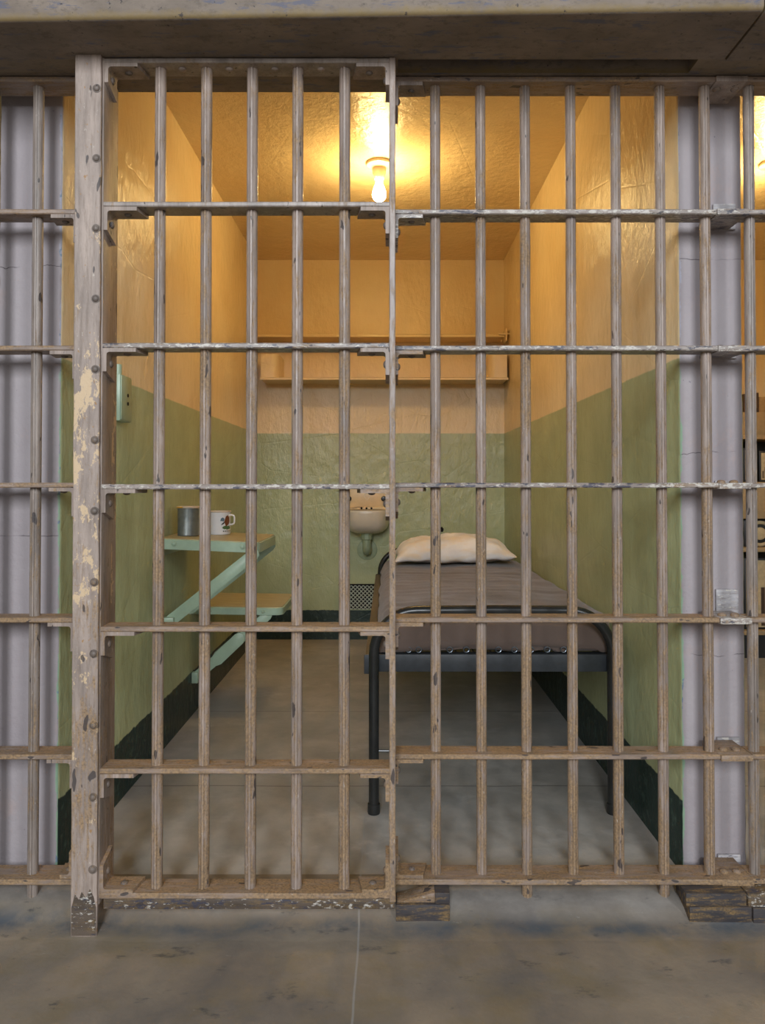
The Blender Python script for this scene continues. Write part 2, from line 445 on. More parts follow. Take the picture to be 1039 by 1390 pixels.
for i in range(N):
    bm.faces.new([lo[0][i], lo[0][i+1], lo[1][i+1], lo[1][i]])
    bm.faces.new([rows[-1][i], rows[-1][i+1], lo[1][i+1], lo[1][i]])
    bm.faces.new([rows[0][i], rows[0][i+1], lo[0][i+1], lo[0][i]])
struct('floor', bm, [M['floor'], M['hall']], smooth=True, ang=60)
struct('floor_corridor', box(bm_new(), -6, 6, -9, 1.70, -.15, -.0335), M['hall'])
struct('wall_opposite', box(bm_new(), -6, 6, -9.2, -9, -.15, 1.5), simple('far corridor wall', rgb(120, 118, 112), .7))  # low unseen stand-in for the cellblock opposite, added to block light near the horizon
# wall above the openings and the ledge of the gallery over them
struct('wall_front', box(bm_new(), -3.2, 3.2, YF, YF+.06, ZS+.09, ZC+.12), M['ceil'])
bm = bm_new()
def ledge(x0, x1, y_l, y_r, y1, z0, z1, r=.010):
    # rounded lower front arris; front runs slightly askew
    n = 40; rows = []
    for i in range(n+1):
        f = i/n; x = x0+(x1-x0)*f; yf = y_l+(y_r-y_l)*f + noise.noise(Vector((x*6, 0, 1)))*.0012
        dz = noise.noise(Vector((x*8, 3, 1)))*.0015
        p = [(yf, z1)]+[(yf+r-r*math.cos(a), z0+r-r*math.sin(a)+dz) for a in (0, .4, .8, 1.2, PI/2)]+[(y1, z0), (y1, z1)]
        rows.append([bm.verts.new((x, y, z)) for y, z in p])
    m = len(rows[0])
    for a, b in zip(rows, rows[1:]):
        for k in range(m): bm.faces.new([a[k], a[(k+1) % m], b[(k+1) % m], b[k]])
    bm.faces.new(rows[0]); bm.faces.new(rows[-1])
yl = lambda x: 1.497-.023*x
ledge(-3.2, .803, yl(-3.2), yl(.803), 1.655, ZS, 2.30)
ledge(.8065, 3.2, yl(.8065), yl(3.2), 1.655, ZS-.003, 2.30)
box(bm, -3.2, 3.2, 1.712, 1.795, ZS, 2.30); box(bm, -3.2, 3.2, 1.795, YF-.001, ZS+.09, 2.30)
box(bm, -3.2, .066, 1.655, 1.712, ZS+.001, 2.30)
box(bm, .066, .745, 1.655, 1.712, ZS+.14, 2.30)
box(bm, .745, 3.2, 1.655, 1.712, ZS+.001, 2.30)
o = struct('trim_1', bm, M['beam'], smooth=True, ang=50)

# ------------------------------------------------------------------ barred grilles
def bar_mesh(z0, z1, r=.0122, seed=0):
    prof = []
    n = 44
    for i in range(n):
        a = 2*PI*i/n; rr = r
        d = abs((a+PI/2+PI) % (2*PI)-PI)      # angle from the front (-y)
        prof.append((a, rr))
    # front rib between two narrow grooves
    ang = []
    def add(deg, k): ang.append((math.radians(-90+deg), k))
    for d, k in ((0, 1.05), (7, 1.05), (11, 1.02), (13, .84), (19, .84), (22, 1.0)):
        add(d, k)
        if d: add(-d, k)
    for d, k in ((-8, 1.03), (8, 1.03), (-15, .9), (15, .9)): ang.append((math.radians(90+d), k))
    for i in range(40):
        a = 2*PI*i/40; d = abs((a+PI/2+PI) % (2*PI)-PI)
        d2 = abs((a-PI/2+PI) % (2*PI)-PI)
        if d > .42 and d2 > .30: ang.append((a, 1.0))
    ang = sorted(((a % (2*PI)), k) for a, k in ang)
    bm = bm_new(); nz = max(2, int((z1-z0)/.03)); rings = []
    for i in range(nz+1):
        z = z0+(z1-z0)*i/nz
        w = 1+noise.noise(Vector((seed*3.3, z*18, 0)))*.018
        rings.append([bm.verts.new((r*k*w*math.cos(a), r*k*w*math.sin(a), z)) for a, k in ang])
    m = len(ang)
    for a, b in zip(rings, rings[1:]):
        for k in range(m): bm.faces.new([a[k], a[(k+1) % m], b[(k+1) % m], b[k]])
    bm.faces.new(rings[0]); bm.faces.new(rings[-1])
    return bm
def bar(parent, x, y, z0, z1, mat, seed, r=.0122):
    bm = bar_mesh(z0, z1, r, seed)
    for v in bm.verts: v.co.x += x; v.co.y += y
    return obj('bar', bm, M[mat], parent, ang=25)
def rail_mesh(x0, x1, y0, y1, zc, t=.0115, seed=0):
    """flat bar lying on its broad side, arrises worn"""
    bm = bm_new(); n = max(4, int((x1-x0)/.02)); rows = []; b = .0022
    for i in range(n+1):
        x = x0+(x1-x0)*i/n
        j = noise.noise(Vector((x*22, seed*5.1, 1)))*.0008; dz = noise.noise(Vector((x*4, seed*2.1, 7)))*.0007
        za, zb = zc-t/2+dz, zc+t/2+dz
        p = [(y0+b+j, za), (y0+j, za+b), (y0+j, zb-b), (y0+b+j, zb), (y1-b, zb), (y1, zb-b), (y1, za+b), (y1-b, za)]
        rows.append([bm.verts.new((x, y, z)) for y, z in p])
    for a, c in zip(rows, rows[1:]):
        for k in range(8): bm.faces.new([a[k], a[(k+1) % 8], c[(k+1) % 8], c[k]])
    bm.faces.new(rows[0]); bm.faces.new(rows[-1])
    return bm
def clip(parent, xs, dr, y0, y1, zt, hl, vl, mat='rail', up=False, rivet_mat='rivet'):
    """bent angle clip: xs = face of the stile it is riveted to, dr = direction of its flat leg, zt = underside of the rail"""
    t = .0085; bm = bm_new(); s = -1 if not up else 1
    o = []
    # section in x,z (leg out along dr, leg down/up the stile) with a rounded heel
    P = [(0, 0), (hl, 0), (hl, s*t), (t+.006, s*t)]
    P += [(t+.006-.006*math.sin(a), s*(t+.006-.006*math.cos(a))) for a in (.4, .8, 1.2, PI/2)]
    P += [(t, s*vl), (0, s*vl)]
    pts = [(xs+dr*px, zt+pz) for px, pz in P]
    prism(bm, pts, 'y', y0, y1)
    # snip the free corners
    for v in bm.verts:
        if abs(v.co.x-(xs+dr*hl)) < 1e-5 and v.co.y > (y0+y1)/2: v.co.x += dr*.010
        if abs(v.co.z-(zt+s*vl)) < 1e-5 and v.co.y > (y0+y1)/2: v.co.z += s*.012
        if abs(v.co.z-(zt+s*vl)) < 1e-5 and v.co.y < (y0+y1)/2 and dr > 0: v.co.z -= s*.006
    c = obj('corner_bracket', bm, M[mat], parent)
    b2 = dome(bm_new(), (xs+dr*t, (y0+y1)/2, zt+s*(vl*.55)), .0085, .0055, 'x' if dr > 0 else '-x')
    obj('rivet', b2, M[rivet_mat], c)
    b2 = dome(bm_new(), (xs+dr*hl*.62, (y0+y1)/2, zt+s*t), .0085, .005, '-z' if s < 0 else 'z')
    obj('rivet', b2, M[rivet_mat], c)
    return c

FZ = [1.593, 1.273, .953, .640, .325]     # crossbars of the fixed grilles
DZ = [1.582, 1.265, .950, .634, .321]     # crossbars of the door
FY0, FY1 = 1.72, 1.78
DY0, DY1 = 1.645, 1.705

def railmat(z): return 'rail_chip' if z > .9 else 'rail'
# --- right grille
g = thing('barred_grille', 'wide fixed cell front of seven rusty grey bars right of the door, before the bed', 'bars', (.43, 1.75, -.02))
XE = .812
for i, (x, low) in enumerate(((.156, 0), (.2635, 0), (.3695, 1), (.478, 0), (.585, 0), (.6905, 1), (.7975, 0))):
    bar(g, x, 1.75, -.022 if low else .0335, 1.902, 'bar', 20+i)
for i, z in enumerate(FZ):
    obj('crossbar', rail_mesh(.059, XE, FY0, FY1, z, seed=i), M[railmat(z)], g)
    clip(g, .059, 1, FY0+.002, FY1-.004, z-.00575, .066, .062, railmat(z) if z > 1.3 else 'rail')
obj('bottom_rail', rail_mesh(.059, XE+.02, FY0-.004, FY1+.006, .040, .0125, 9), M['rail'], g)
obj('top_rail', rail_mesh(.047, XE, FY0, FY1+.010, 1.9065, .012, 8), M['rail'], g)
clip(g, .059, 1, FY0+.002, FY1-.004, 1.9005, .066, .062, 'post')
clip(g, .059, 1, FY0+.002, FY1-.004, .0465, .066, .06, 'rail', up=True)
obj('stile', box(bm_new(), .0475, .0588, FY0, FY1, .047, 1.9005, .0015), M['post'], g)
# --- left grille
g = thing('barred_grille', 'narrow fixed cell front left of the riveted post, before the lavender wall end', 'bars', (-.85, 1.75, -.02))
for i, (x, low) in enumerate(((-.789, 1), (-.895, 0), (-1.001, 0), (-1.107, 1), (-1.213, 0))):
    bar(g, x, 1.75, -.018 if low else .0335, 1.902, 'bar_clean', 50+i)
for i, z in enumerate(FZ):
    obj('crossbar', rail_mesh(-1.32, -.684, FY0, FY1, z, seed=30+i), M['rail'], g)
    clip(g, -.684, -1, FY0+.002, FY1-.004, z-.00575, .062, .066, 'post')
obj('bottom_rail', rail_mesh(-1.32, -.684, FY0-.004, FY1+.006, .040, .0125, 39), M['rail'], g)
obj('top_rail', rail_mesh(-1.32, -.684, FY0, FY1+.010, 1.9065, .012, 38), M['rail'], g)
clip(g, -.684, -1, FY0+.002, FY1-.004, .0465, .03, .06, 'rail', up=True)
obj('stile', box(bm_new(), -.6838, -.673, FY0, FY1, .047, 1.9005, .0015), M['post'], g)
# --- neighbouring grille on the far right
g = thing('barred_grille', 'neighbouring cell front at the right edge, mostly out of frame', 'bars', (1.3, 1.75, .03))
for i in range(7):
    bar(g, .903+.1065*i, 1.75, .0335, 1.902, 'bar_clean' if i < 1 else 'bar', 70+i)
for i, z in enumerate(FZ):
    obj('crossbar', rail_mesh(.887, 1.66, FY0+.001, FY1, z, seed=60+i), M[railmat(z)], g)
obj('bottom_rail', rail_mesh(.885, 1.66, FY0, FY1+.006, .040, .0125, 69), M['rail'], g)
obj('top_rail', rail_mesh(.885, 1.66, FY0, FY1+.010, 1.9065, .012, 68), M['rail'], g)
# --- splice brackets bolted to the end of the right partition
words = ['topmost splice bracket, in the dark under the ledge', 'second splice bracket from the top, level with the light bulb',
         'third splice bracket from the top, level with the back shelves', 'splice bracket at eye level on the lavender wall end, two bolts on top',
         'splice bracket with a tall bolted wall plate, right of the bed foot', 'dusty splice bracket one crossbar above the floor', 'lowest splice bracket, caked with dust above the iron blocks']
for i, z in enumerate([1.9065]+FZ+[.040]):
    lab = 'pale chipped ' + words[i] if i not in (5, 6) else words[i]
    t = thing('splice_bracket', lab, 'bracket', (.85, 1.77, z), 'splice brackets on the right wall end')
    zo = z-.001
    top = i == 0
    obj('splice_plate', box(bm_new(), XE+.0005, .8862, FY0-.004, 1.822, zo-.0075, zo+(.0065 if not top else .006), .0016), M['post' if top else 'rail_chip' if z > .5 else 'rail'], t)
    if not top:
        hh = .058 if i in (1, 4) else .012
        obj('wall_plate', box(bm_new(), .850, .905, 1.822, 1.8295, zo-.006, zo+hh, .0012), M['plate'], t)
        for xx in (.832, .862):
            b = bm_new(); lathe(b, [(.0098, 0), (.0098, .004), (.007, .0065), (.003, .0075), (0, .0077)], 12, (xx, 1.752, zo+.006))
            obj('bolt', b, M['rail'], t)
    else:
        for xx in (.828, .872):
            obj('bolt', dome(bm_new(), (xx, 1.752, zo-.0075), .010, .006, '-z'), M['rail'], t)

# --- sliding door
d = thing('barred_door', 'sliding cell door of five rusty bars, shut against the riveted post', 'cell door', (-.27, 1.675, .02))
for i, (xt, xb) in enumerate(((-.477, -.473), (-.371, -.369), (-.266, -.265), (-.163, -.161), (-.055, -.055))):
    bar(d, (xt+xb)/2, 1.675, .050, 1.906, 'bar', 1+i, .0126)
for i, z in enumerate(DZ):
    obj('crossbar', rail_mesh(-.593, .0465, DY0, DY1, z, seed=10+i), M[railmat(z) if z < 1.5 else 'bar_clean'], d)
    clip(d, -.593, 1, DY0+.001, DY1-.004, z-.00575, .074, .058, 'post')
    clip(d, .0465, -1, DY0+.001, DY1-.004, z-.00575, .064, .060, 'rail' if z < 1.2 else 'post')
obj('top_rail', rail_mesh(-.593, .0465, DY0, DY1, 1.9070, .011, 19), M['bar_clean'], d)
for xs, dr in ((-.593, 1), (.0465, -1)):
    clip(d, xs, dr, DY0+.001, DY1-.004, 1.9015, .074, .050, 'post')
for i, x in enumerate((-.535, -.425, -.318, -.214, -.109)):
    obj('rivet', dome(bm_new(), (x, 1.672, 1.9015), .009, .005, '-z'), M['post'], d)
obj('bottom_rail', rail_mesh(-.593, .0465, DY0, DY1+.004, .048, .0125, 18), M['rail'], d)
clip(d, -.593, 1, DY0+.001, DY1-.004, .0543, .074, .066, 'rail', up=True)
clip(d, .0465, -1, DY0+.001, DY1-.004, .0543, .060, .066, 'rail', up=True)
obj('stile', box(bm_new(), -.603, -.593, DY0, DY1, .030, 1.9125, .0012), M['post'], d)
# right stile: a flat bar seen on edge, worn wavy
bm = bm_new(); n = 90; rows = []
for i in range(n+1):
    z = .036+(1.9125-.036)*i/n; j = noise.noise(Vector((2, 1, z*20)))*.0009
    rows.append([bm.verts.new(p) for p in ((.0465+j, DY0+.0015, z), (.0485+j, DY0, z), (.0585+j, DY0, z), (.0602+j, DY0+.0015, z), (.0602, DY1, z), (.0465, DY1, z))])
for a, b in zip(rows, rows[1:]):
    for k in range(6): bm.faces.new([a[k], a[(k+1) % 6], b[(k+1) % 6], b[k]])
bm.faces.new(rows[0]); bm.faces.new(rows[-1])
obj('stile', bm, M['bar'], d)
bm = bm_new(); prism(bm, [(DY0+.004, .0415), (DY0+.004, .018), (DY0+.010, .018), (DY0+.010, .0355), (DY1-.006, .0355), (DY1-.006, .0415)], 'x', -.585, .058, .0012)
obj('floor_guide', bm, M['guide'], d)
# --- riveted post
p = thing('steel_post', 'tall grey riveted steel post left of the cell door, flaking at its foot', 'post', (-.626, 1.66, -.032))
bm = bm_new(); n = 100; rows = []
for i in range(n+1):
    z = -.033+(1.9135+.033)*i/n
    j = noise.noise(Vector((9, 1, z*16)))*.0014; k2 = noise.noise(Vector((4, 6, z*12)))*.0010
    sh = .0035*(1-z/1.9)
    pts = [(-.6545+k2+sh, 1.6365), (-.6525+k2+sh, 1.6350), (-.5985+j+sh*.6, 1.6350), (-.5965+j+sh*.6, 1.6365), (-.5965+j+sh*.6, 1.6435), (-.613, 1.6435), (-.613, 1.787), (-.623, 1.787), (-.623, 1.6435), (-.6545+k2+sh, 1.6435)]
    rows.append([bm.verts.new((x, y, z)) for x, y in pts])
for a, b in zip(rows, rows[1:]):
    for k in range(10): bm.faces.new([a[k], a[(k+1) % 10], b[(k+1) % 10], b[k]])
bm.faces.new(rows[0]); bm.faces.new(rows[-1])
obj('post_shaft', bm, M['shaft'], p)
for i in range(12):
    z = 1.837-i*.1568
    b = dome(bm_new(), (-.6055+.0002*i, 1.6352, z), .0078, .0062, '-y')
    lathe(b, [(.0098, -.0004), (.0095, .0012), (0, .0012)], 16, (-.6055+.0002*i, 1.6352, z), '-y')
    obj('rivet', b, M['rivet'], p)
# flaked lower end: bare blue-white and black metal skin
bm = bm_new(); pts = [(-.6490, -.0315), (-.6490, .030), (-.6415, .058), (-.633, .046), (-.627, .064), (-.618, .050), (-.609, .070), (-.6005, .052), (-.5955, .030), (-.5955, -.0315)]
prism(bm, pts, 'y', 1.6342, 1.6352); obj('bare_foot', bm, M['guide'], p)

# --- iron blocks on the sill
t = thing('iron_block', 'rusty stepped iron block on the sill below the door edge', 'block', (.12, 1.70, -.032))
obj('block_base', box(bm_new(), .0615, .183, 1.683, 1.735, -.031, .0085, .0015), M['iron'], t)
obj('block_step', box(bm_new(), .150, .183, 1.686, 1.735, .0085, .0335, .0015), M['iron'], t)
bm = bm_new(); prism(bm, [(.064, .0085), (.150, .0085), (.150, .031), (.118, .022)], 'y', 1.692, 1.735, .0008)
obj('wedge', bm, M['rail'], t)
t = thing('iron_block', 'black two-tier iron block under the lavender wall end', 'block', (.79, 1.70, -.032))
obj('block_base', box(bm_new(), .722, .862, 1.680, 1.745, -.031, .0045, .0015), M['iron'], t)
obj('block_top', box(bm_new(), .716, .852, 1.684, 1.745, .0045, .0328, .0015), M['iron'], t)
t = thing('iron_block', 'rust-flaked iron block at the right edge, beside the black one', 'block', (.93, 1.70, -.032))
obj('block_base', box(bm_new(), .8645, 1.05, 1.678, 1.745, -.031, .0035, .0015), M['iron'], t)
obj('block_top', box(bm_new(), .8555, 1.05, 1.683, 1.745, .0035, .0328, .0015), M['guide'], t)

# ------------------------------------------------------------------ light fittings
def fitting(x, y, label):
    t = thing('ceiling_light', label, 'lamp', (x, y, ZC))
    def L(prof): return lathe(bm_new(), prof, 36, (x, y, 0))
    obj('fitting_base', L([(0, ZC-.0005), (.056, ZC-.0005), (.058, ZC-.006), (.055, ZC-.013), (.040, ZC-.020), (.030, ZC-.024), (0, ZC-.024)]), M['bakelite'], t)
    obj('socket', L([(0, ZC-.022), (.030, ZC-.022), (.029, ZC-.045), (.0245, ZC-.052), (.0245, ZC-.062), (.0225, ZC-.066), (.020, ZC-.072), (0, ZC-.072)]), M['bakelite'], t)
    z0 = ZC-.068
    prof = [(0, z0), (.013, z0), (.0135, z0-.012), (.017, z0-.026), (.0235, z0-.042), (.028, z0-.056), (.0300, z0-.068), (.0290, z0-.080), (.0235, z0-.091), (.014, z0-.0975), (0, z0-.100)]
    obj('bulb', L(prof), M['bulb'], t)
fitting(.007, 3.18, 'bare lit bulb in a round porcelain holder on the cell ceiling')
fitting(1.712, 3.18, 'bare lit bulb in the neighbouring cell at the right edge')

# ------------------------------------------------------------------ folding table and seat
def folding(name, label, cat, y0, y1, zw, zo, w, th, wr, brace_w):
    """leaf hinged on the left wall; zw/zo height at the wall and at the free end"""
    x0 = -HW+.004; x1 = x0+w
    t = thing(name, label, cat, (x0+w/2, (y0+y1)/2, zo-th))
    # steel tray edge with rounded free corners
    def outline(ins):
        r = .035; P = [(x0+ins*0, y0+ins), (x1-r, y0+ins)]
        for a in (-60, -30, 0): P.append((x1-r+(r-ins)*math.cos(math.radians(a)), y0+r+(r-ins)*math.sin(math.radians(a))))
        P += [(x1-ins, y1-r)]
        for a in (30, 60, 90): P.append((x1-r+(r-ins)*math.cos(math.radians(a)), y1-r+(r-ins)*math.sin(math.radians(a))))
        P += [(x0, y1-ins)]
        return P
    def zt(x): return zw+(zo-zw)*(x-x0)/w
    bm = bm_new(); P = outline(0); Q = outline(.004); n = len(P)
    A = [bm.verts.new((x, y, zt(x)-.003)) for x, y in P]; B = [bm.verts.new((x, y, zt(x)-th)) for x, y in P]
    C = [bm.verts.new((x, y, zt(x))) for x, y in Q]; D = [bm.verts.new((x, y, zt(x)-th)) for x, y in Q]
    E = [bm.verts.new((x, y, zt(x)-.006)) for x, y in Q]
    for i in range(n):
        j = (i+1) % n
        bm.faces.new([A[i], A[j], B[j], B[i]]); bm.faces.new([A[i], A[j], C[j], C[i]]); bm.faces.new([B[i], B[j], D[j], D[i]]); bm.faces.new([D[i], D[j], E[j], E[i]])
    bm.faces.new(E)
    # inner lip so the tray has a closed top below the board
    obj('edge_frame', bm, M['mint'], t)
    bm = bm_new(); Q = outline(.005)
    A = [bm.verts.new((x, y, zt(x)+.0015)) for x, y in Q]; B = [bm.verts.new((x, y, zt(x)-.008)) for x, y in Q]
    bm.faces.new(A); bm.faces.new(B)
    for i in range(n): bm.faces.new([A[i], A[(i+1) % n], B[(i+1) % n], B[i]])
    obj('leaf', bm, M['wood'], t)
    return t, x0, x1, zt
def strut(t, xa, za, xb, zb, y0, w, th, name='brace', dy=0):
    v = Vector((xb-xa, 0, zb-za)); L = v.length; u = v/L; nrm = Vector((-u.z, 0, u.x))
    bm = bm_new(); P = []
    for s in (-1, 1):
        for e in (0, 1):
            pass
    pts = [Vector((xa, 0, za))+nrm*w/2, Vector((xb, 0, zb))+nrm*w/2]
    for a in (45, 0, -45): pts.append(Vector((xb, 0, zb))+(nrm*math.sin(math.radians(a))+u*math.cos(math.radians(a)))*w/2)
    pts += [Vector((xb, 0, zb))-nrm*w/2, Vector((xa, 0, za))-nrm*w/2]
    for a in (-45, 0, 45): pts.append(Vector((xa, 0, za))+(nrm*math.sin(math.radians(a))-u*math.cos(math.radians(a)))*w/2)
    prism(bm, [(q.x, q.z) for q in pts], 'y', y0, y0+th, .0008)
    return obj(name, bm, M['mint'], t)
def bolt(t, x, y, z, r=.0085):
    b = bm_new(); lathe(b, [(r*1.3, 0), (r*1.3, .0015), (r, .0015), (r*.9, .006), (r*.4, .0085), (0, .009)], 14, (x, y, z), '-y')
    return obj('bolt', b, M['mint'], t)
t, x0, x1, zt = folding('folding_table', 'mint green wall table with a tan top, holding the mug', 'table', 2.58, 2.99, .766, .752, .357, .036, 0, .05)
strut(t, -.745, .455, -.425, zt(-.425)-.043, 2.590, .040, .005)
strut(t, -.745, .455, -.425, zt(-.425)-.043, 2.965, .040, .005)
bolt(t, -.700, 2.5805, .748); bolt(t, -.462, 2.5805, .738)
obj('brace_foot', box(bm_new(), -.7645, -.700, 2.575, 2.60, .462, .492, .003), M['mint'], t)
obj('hinge_strip', box(bm_new(), -.7645, -.7555, 2.575, 2.995, .700, .728, .002), M['mint'], t)
t, x0, x1, zt = folding('folding_bench', 'lower mint green wall bench behind and below the table', 'bench', 3.06, 3.45, .450, .445, .372, .030, 0, .05)
strut(t, -.742, .165, -.455, zt(-.455)-.034, 3.070, .040, .005)
strut(t, -.742, .165, -.455, zt(-.455)-.034, 3.425, .040, .005)
strut(t, -.66, .232, -.57, .318, 3.062, .050, .007, 'brace_sleeve')
bolt(t, -.690, 3.0605, .434, .007); bolt(t, -.470, 3.0605, .430, .007)
obj('brace_foot', box(bm_new(), -.7645, -.738, 3.060, 3.085, .135, .180, .003), M['mint'], t)
obj('hinge_strip', box(bm_new(), -.7645, -.700, 3.045, 3.0595, .425, .447, .002), M['mint'], t)

# --- enamel mug
mx, my = -.606, 2.87
mz = .766+(.752-.766)*(mx+.761)/.357+.0022
t = thing('enamel_mug', 'white enamel mug with a brown and green picture on the table', 'mug', (mx, my, mz))
bm = lathe(bm_new(), [(0, .0), (.0385, .0), (.0405, .003), (.0405, .084), (.0425, .087), (.0420, .089), (.0390, .0885), (.0385, .006), (0, .005)], 48, (mx, my, mz))
obj('mug_body', bm, M['white'], t)
obj('mug_rim', (lambda b: (lathe(b, [(.0407, .0845), (.0430, .0868), (.0432, .0885), (.0415, .0900), (.0392, .0885), (.0400, .0855)], 48, (mx, my, mz)), b)[1])(bm_new()), M['rim'], t)
ha = math.radians(-14)
def HP(r, z): return (mx+r*math.cos(ha), my+r*math.sin(ha), mz+z)
obj('handle', tube(bm_new(), [HP(.038, .074), HP(.050, .0745), HP(.058, .072), HP(.0605, .066), HP(.0605, .048), HP(.058, .041), HP(.050, .038), HP(.038, .038)], .0034, 10), M['white'], t)
def decal(name, pts, mat, lift):
    bm = bm_new(); nu = 10
    # fan of small quads between polygon outline and its centroid, bent round the mug
    cx = sum(p[0] for p in pts)/len(pts); cz = sum(p[1] for p in pts)/len(pts)
    def W(u, z, l):
        a = math.radians(-90)+u/.0405; r = .0405+l
        return (mx+r*math.cos(a), my+r*math.sin(a), mz+z)
    rings = []
    for k in range(5):
        f = 1-k/5; rings.append([bm.verts.new(W(cx+(p[0]-cx)*f, cz+(p[1]-cz)*f, lift)) for p in pts])
    c = bm.verts.new(W(cx, cz, lift)); n = len(pts)
    for a, b in zip(rings, rings[1:]):
        for i in range(n): bm.faces.new([a[i], a[(i+1) % n], b[(i+1) % n], b[i]])
    for i in range(n): bm.faces.new([rings[-1][i], rings[-1][(i+1) % n], c])
    o = obj(name, bm, M[mat], t); return o
U = .036
decal('picture_ground', [(U-.020, .026), (U-.012, .021), (U+.002, .019), (U+.016, .021), (U+.022, .027), (U+.012, .033), (U-.004, .035), (U-.014, .032)], 'd_green', .0004)
decal('picture_figure', [(U-.006, .036), (U-.001, .032), (U+.004, .036), (U+.010, .040), (U+.014, .052), (U+.012, .066), (U+.004, .074), (U-.004, .070), (U-.008, .060), (U-.011, .050)], 'd_brown', .0007)
decal('picture_cloud', [(U-.026, .052), (U-.012, .050), (U-.010, .060), (U-.016, .066), (U-.024, .062)], 'd_blue', .0004)
decal('picture_branch', [(U-.024, .036), (U-.014, .040), (U-.008, .047), (U-.012, .049), (U-.020, .042)], 'd_dark', .0006)
bm = None
for k in range(5):
    u = U-.016+k*.008
    decal('caption_mark', [(u, .0115), (u+.005, .0112), (u+.0052, .0150), (u+.0005, .0152)], 'd_dark', .0004)
# --- tin
tx, ty = -.694, 2.74
tz = .766+(.752-.766)*(tx+.761)/.357+.0022
t = thing('tin_cup', 'tall dull metal tin with a pale rim, left of the mug', 'tin', (tx, ty, tz))
obj('tin_body', lathe(bm_new(), [(0, 0), (.0385, 0), (.0395, .002), (.0385, .004), (.0385, .103), (.0375, .103), (.0370, .004), (0, .004)], 40, (tx, ty, tz)), M['tin'], t)
obj('tin_rim', lathe(bm_new(), [(.0385, .101), (.0425, .1025), (.0430, .107), (.0400, .1085), (.0370, .107), (.0370, .1015)], 40, (tx, ty, tz)), M['rim'], t)
bm = bm_new()
for i in range(8):
    a0 = math.radians(-150+i*6); a1 = math.radians(-150+(i+1)*6); r = .0434
    bm.faces.new([bm.verts.new((tx+r*math.cos(a), ty+r*math.sin(a), tz+z)) for a, z in ((a0, .1030), (a1, .1030), (a1, .1070), (a0, .1070))])
o = obj('yellow_mark', bm, M['yellow'], t)

# ------------------------------------------------------------------ outlet box on the left wall
t = thing('outlet_box', 'mint green outlet box with two sockets high on the left wall', 'outlet', (-.755, 2.21, 1.14))
obj('box_body', box(bm_new(), -.7655, -.742, 2.168, 2.262, 1.142, 1.280, .003), M['mint'], t)
obj('cover_plate', box(bm_new(), -.7425, -.7395, 2.172, 2.258, 1.146, 1.276, .001), M['mint'], t)
for zz in (1.197, 1.222):
    o = obj('socket', lathe(bm_new(), [(0, 0), (.0055, 0), (.0055, .0016), (0, .0016)], 16, (-.7395, 2.225, zz), 'x'), M['dark'], t)
obj('conduit', tube(bm_new(), [(-.756, 2.190, 1.279), (-.756, 2.190, 1.31)], .010, 12), M['mint'], t)

# ------------------------------------------------------------------ shelves on the back wall
def shelf(name, label, z, x0, x1, y0, th, ends):
    t = thing(name, label, 'shelf', ((x0+x1)/2, YB-.1, z))
    bm = bm_new()
    # folded sheet: board with a small rolled front lip
    P = [(YB+.002, z+th), (y0+.006, z+th), (y0, z+th-.004), (y0, z-.004), (y0+.004, z-.006), (y0+.008, z-.004), (y0+.010, z), (YB+.002, z)]
    prism(bm, P, 'x', x0, x1); obj('board', bm, M['shelfp'], t)
    return t
t = shelf('wall_shelf', 'upper cream steel shelf across the back wall', 1.832, -.762, .735, 4.37, .012, 0)
obj('end_bracket', box(bm_new(), .700, .7660, 4.355, 4.372, 1.838, 1.848, .001), M['shelfp'], t)
obj('end_bracket', box(bm_new(), .742, .7500, 4.352, 4.50, 1.800, 1.875, .001), M['shelfp'], t)
t = shelf('wall_shelf', 'lower cream steel shelf with curved end panels on the back wall', 1.572, -.705, .752, 4.33, .010, 0)
for x0, x1, s in ((-.703, -.598, 1), (.640, .748, -1)):
    # upright end panel wrapped round from the wall
    pts = []
    xi, xo = (x1, x0) if s > 0 else (x0, x1)
    R = .045; y0 = 4.345
    outer = [(xo, YB), (xo, y0), (xi-s*R, y0)]
    for a in (30, 60, 90): outer.append((xi-s*R+s*R*math.sin(math.radians(a)), y0+R-R*math.cos(math.radians(a))))
    outer.append((xi, YB))
    bm = prism(bm_new(), outer, 'z', 1.583, 1.722)
    obj('end_panel', bm, M['shelfp'], t)

# ------------------------------------------------------------------ sink
t = thing('wall_sink', 'small stained porcelain sink on the back wall left of the bed', 'sink', (-.080, YB, .42))
sx = -.080
SZ = .800
bm = box(bm_new(), sx-.125, sx+.125, YB-.045, YB+.001, SZ-.010, SZ+.140, .010, 3)
obj('backsplash', bm, M['porc_y'], t)
# bowl: D-shaped basin
def dring(s, z, dy=0):
    P = []; w = .138*s; dpt = .250*s
    for i in range(33):
        a = PI+PI*i/32
        ex = .62
        c, q = math.cos(a), math.sin(a)
        x = w*math.copysign(abs(c)**ex, c); y = dpt*math.copysign(abs(q)**.72, q)
        P.append((sx+x, YB-.002+y+dy, z))
    return P
bm = bm_new(); prev = None; rings = []
for s, z in ((.70, SZ-.012), (.90, SZ-.004), (.985, SZ+.002), (1.0, SZ-.004), (1.0, SZ-.018), (.99, SZ-.050), (.955, SZ-.085), (.88, SZ-.112), (.72, SZ-.132), (.50, SZ-.142), (.25, SZ-.146)):
    rings.append([bm.verts.new(p) for p in dring(s, z)])
inner = [[bm.verts.new(p) for p in dring(s, z, -.0)] for s, z in ((.70, SZ-.012), (.62, SZ-.05), (.45, SZ-.09), (.2, SZ-.10))]
for RR in (rings, inner):
    for a, b in zip(RR, RR[1:]):
        for i in range(32): bm.faces.new([a[i], a[i+1], b[i+1], b[i]])
        bm.faces.new([a[32], a[0], b[0], b[32]])
